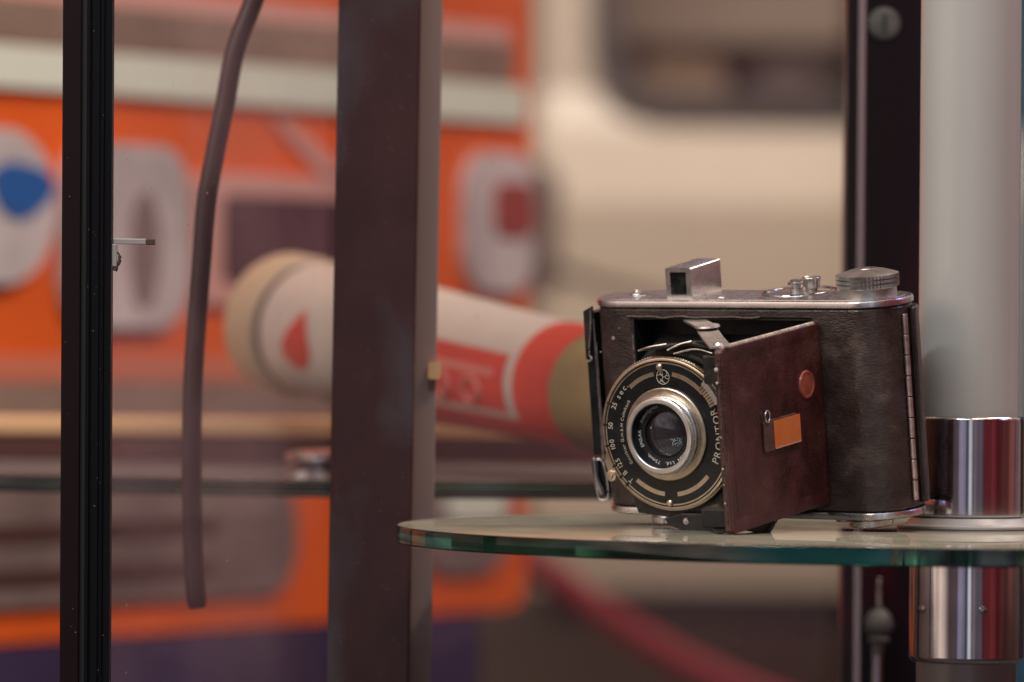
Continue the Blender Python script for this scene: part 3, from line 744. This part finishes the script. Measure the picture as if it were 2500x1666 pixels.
def plate(z0, z1, off, e, m, name, inset_top=True):
    """stadium plate with softened outer edge"""
    bm = bmesh.new(); rings = []
    levels = [(off-.6, z0), (off, z0+.4), (off, z1-e), (off-e*.35, z1-e*.3), (off-e, z1)]
    for o_, z in levels: rings.append([bm.verts.new((x, y, z)) for x, y in stadium(o_, 24)])
    n = len(rings[0])
    for a, b in zip(rings, rings[1:]):
        for j in range(n): bm.faces.new((a[j], a[(j+1) % n], b[(j+1) % n], b[j]))
    bm.faces.new(rings[0][::-1]); bm.faces.new(rings[-1])
    return obj(name, bm, m, fc, smooth=True)
plate(78.6, 81.4, .5, .9, 'satin', 'top_plate')
obj('plate_rib', pr(stadium(-2.3, 24), 81.35, 81.62), 'satin', fc)
bp_ = plate(-3.2, -.2, .4, 1.0, 'satin', 'bottom_plate')
# finder
vf = obj('viewfinder', bmesh.new(), 'satin', fc)
bm = bmesh.new()
x0, x1, y0, y1, z0, z1 = 33.1, 44.7, 5.4, 27.7, 81.6, 93.6
fx0, fx1, fz0, fz1 = x0+2.1, x1-2.3, z0+1.4, z1-1.7
o4 = rrect(x0, x1, z0-.1, z1, .9, 3); i4 = rrect(fx0, fx1, fz0, fz1, .25, 3)
A = [bm.verts.new((p_[0], y0, p_[1])) for p_ in o4]; B = [bm.verts.new((p_[0], y0, p_[1])) for p_ in i4]
Bk = [bm.verts.new((p_[0], y0+1.4, p_[1])) for p_ in i4]; Ak = [bm.verts.new((p_[0], y1, p_[1]+(.9 if p_[1] > 88 else 0))) for p_ in o4]
n = len(A)
for i in range(n):
    j = (i+1) % n
    bm.faces.new((A[i], A[j], B[j], B[i])); bm.faces.new((B[i], B[j], Bk[j], Bk[i])); bm.faces.new((A[i], A[j], Ak[j], Ak[i]))
bm.faces.new(Ak)
bmesh.ops.scale(bm, vec=(MM, MM, MM), verts=bm.verts); bmesh.ops.recalc_face_normals(bm, faces=bm.faces); bm.to_mesh(vf.data); bm.free()
for p_ in vf.data.polygons: p_.use_smooth = True
vf.data.set_sharp_from_angle(angle=math.radians(30))
obj('finder_window', bx(fx0, fx1, y0+1.2, y0+1.5, fz0, fz1), mat('dark_finder_glass', (.01, .012, .012), .08, spec=.7, var=(400, .8)), vf)
# accessory nut at the left
obj('release_nut', lt([(0, 2.1), (1.1, 2.0), (1.5, 1.2), (3.1, .8), (3.4, .2)], n=24, c=(12.6, 16.5, 81.5)), 'worn_chrome', fc, smooth=True)
# winding knob
kn = 104
pf = [(11.0, 81.5), (11.0, 84.9), (11.35, 85.1), (11.9, 85.3), (11.9, 86.55), (10.9, 86.65), (10.9, 87.0), (11.9, 87.1), (11.9, 88.3), (10.9, 88.4), (10.9, 88.75), (11.9, 88.85), (11.9, 90.05), (11.4, 90.3), (10.6, 90.6), (7, 91.7), (4.4, 92.2), (4.2, 92.0), (0, 91.9)]
kb = obj('winding_knob', lt(pf, n=kn, c=(117.6, 16.0, 0), knurl={3: .34, 4: .34, 7: .34, 8: .34, 11: .34, 12: .34}), 'knurl', fc, smooth=True)
obj('knob_cap', lt([(4.1, 92.0), (3.9, 92.35), (2, 92.55), (0, 92.6)], n=40, c=(117.6, 16, 0)), 'worn_chrome', kb, smooth=True)
# counter ring, release button, small post
rg = [(86.2 + 14.0*math.cos(2*PI*i/64), 16.8 + 14.0*math.sin(2*PI*i/64), 83.0) for i in range(65)]
obj('film_type_ring', tb(rg, .85, n=12, caps=False, flat=.7), 'chrome', fc, smooth=True)
obj('small_post', lt([(3.0, 81.5), (3.0, 84), (2.0, 84.1), (2.0, 85.4), (3.6, 85.6), (3.6, 86.4), (2.6, 86.7), (2.6, 87.4), (0, 87.6)], n=32, c=(84.5, 18.5, 0)), 'worn_chrome', fc, smooth=True)
obj('release_button', lt([(2.3, 81.5), (2.4, 85.0), (2.9, 85.1), (3.7, 88.9), (3.5, 89.3), (2.8, 89.4), (2.4, 89.1), (0, 89.0)], n=48, c=(94.6, 12.6, 0)), 'worn_chrome', fc, smooth=True)
for xx, yy in ((55.5, 9), (104, 20)):
    obj('screw', lt([(0, .45), (1.3, .35), (1.5, .05)], n=20, c=(xx, yy, 81.6)), 'worn_chrome', fc, smooth=True)
# feet
def foot(x, y, r):
    f = obj('foot', lt([(r*.8, -3.1), (r*.8, -3.9), (r, -4.1), (r, -6.2), (r*.93, -6.7), (0, -6.9)], n=80, c=(x, y, 0), knurl={2: .08, 3: .08}), 'satin', fc, smooth=True)
    return f
foot(27, 5.6, 6.6); foot(116, 10, 8.5)
obj('tripod_bush', lt([(3.2, -3.1), (3.2, -5.2), (2.2, -5.5), (0, -5.5)], n=32, c=(104, 10, 0)), 'worn_chrome', fc, smooth=True)

# back door: thin shell over the rear half, beyond the hinge
def arc(off, a0, a1, cx, n=12):
    return [(cx + (R0+off)*math.cos(math.radians(a0+(a1-a0)*i/n)), R0 + (R0+off)*math.sin(math.radians(a0+(a1-a0)*i/n))) for i in range(n+1)]
outer = arc(2.2, 6, 90, XR) + arc(2.2, 90, 168, XL); inner = (arc(-.2, 6, 90, XR) + arc(-.2, 90, 168, XL))[::-1]
obj('back_door', pr(outer+inner, 1.5, 77.0), 'leather', fc, bevel=.6)
# hinge: long barrel of knuckles
hg = bmesh.new(); ha = math.radians(-11); hx_, hy_ = XR + (R0+.9)*math.cos(ha), R0 + (R0+.9)*math.sin(ha)
for k_ in range(9):
    z0 = 3.2 + k_*8.05
    lathe(hg, [(0, z0), (.95, z0), (1.05, z0+.25), (1.05, z0+7.2), (.95, z0+7.4), (0, z0+7.4)], n=20, c=(hx_, hy_, 0))
obj('hinge', hg, mat('hinge_nickel', (.62, .50, .48), .38, 1, var=(250, .2)), fc, smooth=True)
# latch bar and wire loops at the left end
lb = obj('latch', bx(-8.0, -3.2, 8.5, 20, 18.5, 75.5), 'enamel', fc, bevel=.5)
obj('latch_edge', tb([(-3.0, 7.6, z) for z in (17, 30, 45, 60, 73)], .35, n=8), 'worn_chrome', lb, smooth=True)
obj('latch_edge', tb([(-1.6, 6.4, z) for z in (14, 30, 45, 58, 64)], .22, n=8), 'worn_chrome', lb, smooth=True)
obj('latch_catch', pr([(-7.6, 76), (-3.4, 78), (-3.0, 74), (-5.4, 58), (-7.8, 57)], 7.6, 8.4, axis='y'), 'enamel_worn', lb)
obj('latch_wire', tb(catmull([(-3.8, 7.2, 76.5), (-4.2, 7.0, 70), (-5.6, 6.8, 60), (-4.6, 6.8, 57.2), (-6.8, 7, 56.2)], 6), .38, n=10), 'satin', lb, smooth=True)
obj('strap_loop', tb(catmull([(-7.6, 8, 17.5), (-6.4, 7.2, 16.6), (-4.8, 7.4, 17.2), (-3.2, 8, 15.5), (-2.0, 8, 8), (-2.2, 8, 2.0), (-4.6, 7.6, .8), (-6.4, 7.6, 2.2), (-7.2, 7.6, 9), (-7.8, 7.6, 16.5)], 6), .5, n=10), 'satin', fc, smooth=True)
obj('strap_lug', tb(catmull([(-7.0, 7.0, 17), (-6.2, 6.8, 10), (-4.0, 6.9, 3.2)], 6), 1.1, n=12), 'chrome', fc, smooth=True)
obj('lug_plate', bx(-6.6, -3.0, 8.6, 12, 2.5, 16.5), 'enamel', fc, bevel=.4)

# ---- door (lens bed) hinged at the right of the opening
DX, DL, DZ0, DZ1 = 104.2, 72.7, 3.0, 73.3
door = obj('door', pr(rrect(-DL, .5, DZ0, DZ1, 2.2, 5), DX-3.4, DX, axis='x'), 'red_lit_leather', fc, bevel=.9)
# raised hem and embossed inner field
def hem(x, z0, z1, y0_, y1_, w, h, m, name, r=1.6):
    bm = bmesh.new(); o_ = rrect(y0_, y1_, z0, z1, r, 4); i_ = rrect(y0_+w, y1_-w, z0+w, z1-w, max(.3, r-w*.6), 4)
    n = len(o_); q = []
    for ring, xx in ((o_, x-.1), (o_, x+h*.6), ([((a[0]+b[0])/2, (a[1]+b[1])/2) for a, b in zip(o_, i_)], x+h), (i_, x+.0)):
        q.append([bm.verts.new((xx, p_[0], p_[1])) for p_ in ring])
    for a, b in zip(q, q[1:]):
        for j in range(n): bm.faces.new((a[j], a[(j+1) % n], b[(j+1) % n], b[j]))
    return obj(name, bm, m, door, smooth=True)
hem(DX, DZ0+.5, DZ1-.5, -DL+.5, -1.0, 5.0, .6, 'red_lit_leather', 'leather_hem')
edge = [(DX-1.2, -DL+1.2, DZ1-.1), (DX-1.2, -2, DZ1-.1)]
obj('door_edge', tb([(DX-1.0, -DL+2+i*(DL-5)/20, DZ1-.05) for i in range(21)], .95, n=10), mat('rubbed_metal_edge', (.62, .52, .44), .35, .35, var=(420, .45)), door, smooth=True)
obj('door_edge', tb([(DX-1.6, -DL+.15, DZ0+3+i*(DZ1-DZ0-6)/24) for i in range(25)], .45, n=8), mat('chipped_door_edge', (.07, .05, .045), .45, var=(900, .9)), door, smooth=True)
for zz, ss in ((65.5, .9), (60.5, .6), (40, .35), (28, .5), (22, .3), (15, .45)):
    obj('edge_chip', lt([(0, ss*.6), (ss*.7, ss*.4), (ss, 0)], n=10, axis='y', c=(DX-2.2, -DL-.25, zz)), 'engraving', door, smooth=True)
obj('cover_disc', lt([(0, .55), (4.2, .5), (4.5, .75), (5.2, .75), (5.5, 0)], n=56, axis='x', c=(DX, -12.3, 51.2)), 'boss', door, smooth=True)
obj('price_sticker', pr(rrect(-39.6, -20.2, 30.8, 41.2, .4, 3), DX+.95, DX+1.15, axis='x'), 'sticker', door)
tabp = obj('stand_tab', pr(rrect(-46.4, -22.0, 30.0, 41.9, .8, 3), DX, DX+.9, axis='x'), 'brass_tab', door, bevel=.25)
obj('tab_ring', tb([(DX+1.2, -44.0+1.7*math.cos(2*PI*i/20), 43.6+2.3*math.sin(2*PI*i/20)) for i in range(21)], .28, n=8, caps=False), 'satin', tabp, smooth=True)
obj('sticker_edge', bx(DX+1.0, DX+1.3, -39.4, -20.4, 30.55, 30.85), mat('pale_sticker_edge', (.55, .38, .30), .5), door)

# ---- struts
def ribbon(pts, w, th, m, name, par=fc):
    bm = bmesh.new(); n = len(pts); q = []
    for i, p_ in enumerate(pts):
        a = Vector(pts[max(0, i-1)]); b = Vector(pts[min(n-1, i+1)]); d = (b-a); d.z = 0; d.normalize(); s_ = Vector((-d.y, d.x, 0))*w/2; p_ = Vector(p_)
        q.append([bm.verts.new(p_+s_), bm.verts.new(p_-s_), bm.verts.new(p_-s_+Vector((0, 0, -th))), bm.verts.new(p_+s_+Vector((0, 0, -th)))])
    for a, b in zip(q, q[1:]):
        for j in range(4): bm.faces.new((a[j], a[(j+1) % 4], b[(j+1) % 4], b[j]))
    bm.faces.new(q[0][::-1]); bm.faces.new(q[-1])
    return obj(name, bm, m, par, bevel=.12)
st = mat('grey_steel_strut', (.52, .46, .41), .42, .85, var=(260, .15), bump=(600, .15, .0001))
ribbon([(46, 3, 74.0), (58, -11, 74.5), (70.5, -26, 75)], 8, .9, st, 'strut')
ribbon([(69.5, -25, 73.9), (84, -45, 74.0), (103, -70.5, 74.2)], 8, .9, st, 'strut')
obj('strut_joint', lt([(0, 1.2), (3.6, 1.1), (4.6, .7), (4.9, 0)], n=40, c=(70.6, -26.5, 75.0)), st, fc, smooth=True)
obj('strut_rivet', lt([(0, 1.0), (1.5, .8), (2, 0)], n=20, c=(100, -67, 74.2)), 'satin', fc, smooth=True)
ribbon([(40, 2, 4.6), (60, -20, 3.4), (98, -66, 3.4)], 8, .9, 'enamel_worn', 'lower_strut')

# ---- bellows
CX, CZ = 56.3, 35.19
bm = bmesh.new(); rings = []
nf = 9
for i in range(nf*2+1):
    t_ = i/(nf*2); y_ = 13 - t_*44
    hw = (37 - 15*t_) - (2.4 if i % 2 else 0); hz = (31 - 9*t_) - (2.4 if i % 2 else 0)
    cx_ = 60 - 3.5*t_; cz_ = 35.5 - 0*t_
    rings.append([bm.verts.new((p_[0], y_, p_[1])) for p_ in rrect(cx_-hw, cx_+hw, cz_-hz, cz_+hz, 3, 3)])
n = len(rings[0])
for a, b in zip(rings, rings[1:]):
    for j in range(n): bm.faces.new((a[j], a[(j+1) % n], b[(j+1) % n], b[j]))
obj('bellows', bm, 'bellows', fc)

# ---- lens standard: pressed black plate behind the shutter, with upper and lower arms
sp = [(36, 10), (38, 3.5), (54, 2.0), (56, .2), (66, -.6), (74, 1.2), (80, -.8), (90, -1.6), (99.5, 1.0), (99.5, 9), (92, 14), (90, 56), (96, 63), (99, 69),
      (92, 71.5), (84, 67.5), (74, 70.8), (66, 70.6), (61, 68.6), (52, 67.6), (47, 65.2), (44, 60), (33, 50), (30, 30)]
std = obj('lens_standard', pr(sp, -33.5, -32.0, axis='y'), 'enamel_worn', fc, bevel=.3)
# shaped top bracket with bright worn edges
ribbon([(50, -37, 68.6), (60, -36, 69.6), (70, -35, 70.6), (80, -36, 69.4), (90, -38, 68.8)], 7.5, 1.0, 'enamel_worn', 'top_bracket', std)
obj('bracket_edge', tb(catmull([(47.5, -40.4, 67.6), (53, -40.6, 69.2), (60, -39.5, 70.2)], 6), .42, n=8), 'worn_chrome', std, smooth=True)
obj('bracket_edge', tb(catmull([(61, -41, 68.0), (66, -40, 70.2), (71, -39, 71.3)], 6), .45, n=8), 'worn_chrome', std, smooth=True)
obj('bracket_edge', tb(catmull([(64, -41.5, 66.8), (74, -41.5, 68.6), (84, -42, 66.5)], 6), .40, n=8), 'worn_chrome', std, smooth=True)
obj('focus_arm', tb(catmull([(72, -41, 66), (80, -44, 64), (86, -46, 62)], 5), 1.6, n=10, flat=.6), 'enamel', std, smooth=True)
obj('cable_socket', lt([(0, 3), (1.2, 3), (1.4, 0), (2.6, -.4), (2.6, -3)], n=24, axis='x', c=(87, -44, 63.6)), 'chrome', std, smooth=True)
obj('base_block', bx(84, 100.4, -62, -32.2, 3.4, 11), 'enamel', fc, bevel=.8)
obj('base_block', bx(88, 100.4, -60, -32.2, 58, 69), 'enamel_worn', fc, bevel=.8)
obj('base_foot', pr([(55, -.5), (60, -2.4), (68, -3.4), (78, -1.2), (88, -1.6), (97, -3.0), (100, 1), (98, 4.5), (60, 4.5), (52, 2)], -37.5, -33.6, axis='y'), 'enamel_worn', fc, bevel=.5)
obj('foot_rivet', lt([(0, .5), (1.2, .4), (1.5, 0)], n=20, axis='y', c=(62, -37.5, 1.4)), 'chrome', fc, smooth=True)

# ---- shutter and lens (turned about the lens axis, heights towards the viewer)
Rd = 29.2; FY = -38.0
def L_(prof, m, name, par, n=120, knurl=None):
    return obj(name, lt(prof, n=n, axis='y', c=(CX, FY, CZ), knurl=knurl), m, par, smooth=True)
shu = L_([(0, -4.4), (Rd-.6, -4.4), (Rd-.4, -4.2), (Rd-.4, -.5), (Rd-.9, -.15), (0, -.15)], 'enamel', 'shutter', fc)
L_([(Rd-.3, -2.9), (Rd+.6, -2.9), (Rd+.9, -2.6), (Rd+.9, -1.4), (Rd+.6, -1.1), (Rd-.3, -1.1)], 'champagne', 'speed_ring', shu, n=300, knurl={1: .14, 2: .14, 3: .14, 4: .14})
L_([(Rd-.9, -.3), (Rd, -.3), (Rd+.1, -.05), (Rd-.25, .12), (Rd-.85, .12), (Rd-1.0, -.2)], 'champagne', 'outer_rim', shu, n=160)
L_([(Rd-1.45, -.16), (Rd-1.5, -.04), (Rd-2.0, -.04), (Rd-2.05, -.16)], 'champagne', 'scale_rim', shu, n=160)
def arcbar(a0, a1, r0, r1, y0_, y1_, m, name, par, n=20):
    pts = [(CX + r1*math.cos(math.radians(a0+(a1-a0)*i/n)), CZ + r1*math.sin(math.radians(a0+(a1-a0)*i/n))) for i in range(n+1)]
    pts += [(CX + r0*math.cos(math.radians(a1+(a0-a1)*i/n)), CZ + r0*math.sin(math.radians(a1+(a0-a1)*i/n))) for i in range(n+1)]
    return obj(name, pr(pts, y0_, y1_, axis='y'), m, par)
for a0, a1 in ((100, 130.5), (43, 80), (230.5, 263.5), (277.5, 317)):
    arcbar(a0, a1, Rd*.775, Rd*.832, FY-.10, FY+.2, 'champagne', 'arc_inlay', shu)
for aa in (155.5, 173.5, 190.5, 207.5, 217.5, 225.5):
    arcbar(aa-.9, aa+.9, Rd*.925, Rd*.985, FY-.18, FY+.1, 'dark_hole', 'speed_tick', shu, n=2)
tx = bmesh.new(); ty = FY - .06
for txt, r_, a0, a1, sz in (('sec.', .853, 148, 130.5, 3.3), ('25', .858, 158.5, 152.0, 2.9), ('50', .862, 176.8, 170.6, 2.9), ('100', .862, 194.6, 185.2, 2.9),
                            ('125', .862, 211.8, 202.8, 2.9), ('B', .862, 219.5, 215.2, 2.9), ('T', .862, 228.2, 224.2, 2.9)):
    ring_text(tx, txt, CX, CZ, ty, Rd*r_+sz*.1, a0, a1, sz)
obj('speed_numerals', tx, 'engraving', shu); tx = bmesh.new()
ring_text(tx, 'Gauthier G.m.b.H Calmbach', CX, CZ, ty, Rd*.695+.19, 216, 141, 1.9)
obj('maker_lettering', tx, 'engraving', shu); tx = bmesh.new()
ring_text(tx, 'PRONTOR', CX, CZ, ty, Rd*.80, -28, 26, 4.2, inward=True)
obj('name_lettering', tx, 'engraving', shu)
# maker's disc: circle with curling three-armed monogram of A, G, C
mk = bmesh.new(); mx_, mz_ = CX, CZ + Rd*.755; mr_ = Rd*.096
tube(mk, [(mx_+mr_*math.cos(2*PI*i/40), ty-.02, mz_+mr_*math.sin(2*PI*i/40)) for i in range(41)], .16, n=6, caps=False)
for k_ in range(3):
    b0 = math.radians(90 + 120*k_ + 20)
    arm = [(mx_+mr_*t_*math.cos(b0+t_*1.1), ty-.02, mz_+mr_*t_*math.sin(b0+t_*1.1)) for t_ in [i/8 for i in range(9)]]
    tube(mk, arm, .13, n=6)
for ch, aa in (('A', 235), ('G', 115), ('C', 0)):
    a_ = math.radians(aa)
    put_glyph(mk, ch, Matrix.Translation((mx_+mr_*.58*math.cos(a_), ty, mz_+mr_*.58*math.sin(a_)-.75)) @ Matrix.Rotation(PI/2, 4, 'X') @ Matrix.Scale(2.1, 4))
obj('maker_emblem', mk, 'engraving', shu)
# index screws on the face
for aa, rr in ((93, .885), (268.5, .92)):
    a_ = math.radians(aa)
    b = obj('index_screw', lt([(0, 1.0), (.9, .9), (1.35, .5), (1.4, -.2)], n=24, axis='y', c=(CX+Rd*rr*math.cos(a_), FY, CZ+Rd*rr*math.sin(a_))), 'champagne', shu, smooth=True)
# setting lever with knob, lower left
a0 = math.radians(191); lev = [(CX+(Rd-.5)*math.cos(math.radians(a)), CZ+(Rd-.5)*math.sin(math.radians(a))) for a in range(188, 214, 3)]
lev += [(CX+(Rd+4.2)*math.cos(math.radians(212.5)), CZ+(Rd+4.2)*math.sin(math.radians(212.5))), (CX+(Rd+2.6)*math.cos(math.radians(201)), CZ+(Rd+2.6)*math.sin(math.radians(201)))]
lv = obj('aperture_lever', pr(lev, FY+1.2, FY+2.2, axis='y'), 'champagne', shu)
a_ = math.radians(212.3)
obj('lever_knob', lt([(0, 1.4), (.9, 1.3), (1.1, .9), (1.7, .9), (2.2, .7), (2.3, -.6)], n=36, axis='y', c=(CX+(Rd+2.1)*math.cos(a_), FY+.3, CZ+(Rd+2.1)*math.sin(a_))), 'champagne', lv, smooth=True)
# knurled pointer at upper right
kt = bmesh.new()
for i in range(8):
    aa = math.radians(27.5 + i*2.55); c_, s_ = math.cos(aa), math.sin(aa)
    cx_, cz_ = CX + Rd*.905*c_, CZ + Rd*.905*s_
    vs_ = box(kt, -2.0, 2.0, FY-2.6, FY-.1, -.42, .42)
    for v in vs_:
        x_, z_ = v.co.x, v.co.z; v.co.x = cx_ + x_*c_ - z_*s_; v.co.z = cz_ + x_*s_ + z_*c_
obj('focus_tab_teeth', kt, 'champagne', shu)
arcbar(26, 47, Rd*.93, Rd*1.0, FY-2.9, FY-.1, mat('pale_nickel', (.66, .62, .58), .35, .9), 'focus_tab', shu)

# lens barrel
gr = L_([(17.95, -.2), (17.95, .75), (17.6, 1.0), (15.3, 1.0), (15.1, .8)], 'champagne', 'bezel_ring', fc)
brl = L_([(15.3, .9), (15.5, 1.6), (15.45, 2.3), (15.0, 2.9), (14.5, 3.1), (14.3, 3.0), (14.3, 3.5), (14.75, 3.6)], 'satin', 'lens_barrel', fc)
L_([(14.6, 3.55), (14.85, 3.7), (14.85, 5.4), (14.6, 5.6)], 'satin', 'focus_knurl', brl, n=220, knurl={1: .12, 2: .12})
L_([(14.62, 5.55), (14.5, 5.8), (14.2, 5.95), (12.8, 5.95), (12.55, 5.7), (12.5, 5.1)], 'pale_satin', 'front_ring', brl)
L_([(12.5, 5.2), (12.35, 4.2), (12.2, 2.2), (11.9, 1.6), (9.2, 1.3), (8.9, 1.5), (8.8, .4)], mat('lens_black', (.012, .012, .013), .35, spec=.4), 'name_ring', brl)
lt_ = bmesh.new()
for txt, a0, a1, sz in (('ENSAR', 206, 171, 2.1), ('Anastigmat', 158, 101, 2.0), ('75mm.', 256, 222, 2.1), ('Ltd.', 289, 267, 2.1), ('ENSIGN', 336, 298, 2.1)):
    ring_text(lt_, txt, CX, CZ, FY-1.62, 10.6+sz*.35, a0, a1, sz)
obj('lens_lettering', lt_, 'engraving_white', brl)
# glass: front meniscus over a dark inner barrel with a second reflecting element
bm = bmesh.new(); prf = []
for i in range(11):
    a = i/10; prf.append((8.9*a, .6 + 1.6*(1-a*a)))
prf2 = [(8.9*a_, -.2 + .3*(1-a_*a_)) for a_ in [1-i/10 for i in range(11)]]
lathe(bm, prf + prf2, n=72, axis='y', c=(CX, FY, CZ)); bmesh.ops.remove_doubles(bm, verts=bm.verts, dist=1e-4)
obj('front_element', bm, 'lens_glass', brl, smooth=True)
L_([(0, -.6)] + [(7.6*i/10, -.6 - 3.0*(i/10)**2) for i in range(1, 11)] + [(8.85, -3.7), (8.85, .2)], 'inner_lens', 'inner_element', brl)
L_([(5.6, -.9), (5.9, -.7), (6.6, -1.1)], 'enamel', 'retaining_ring', brl)

# slightly worn dots of lost leather on the front
for x_, z_, r_ in ((9.5, 66.5, .75), (3.2, 61, .35), (12.5, 70.5, .3)):
    obj('worn_spot', lt([(0, .12), (r_*.7, .1), (r_, 0)], n=14, axis='y', c=(x_+1, .02, z_)), mat('bare_spot', (.35, .27, .22), .6), fc, smooth=True)
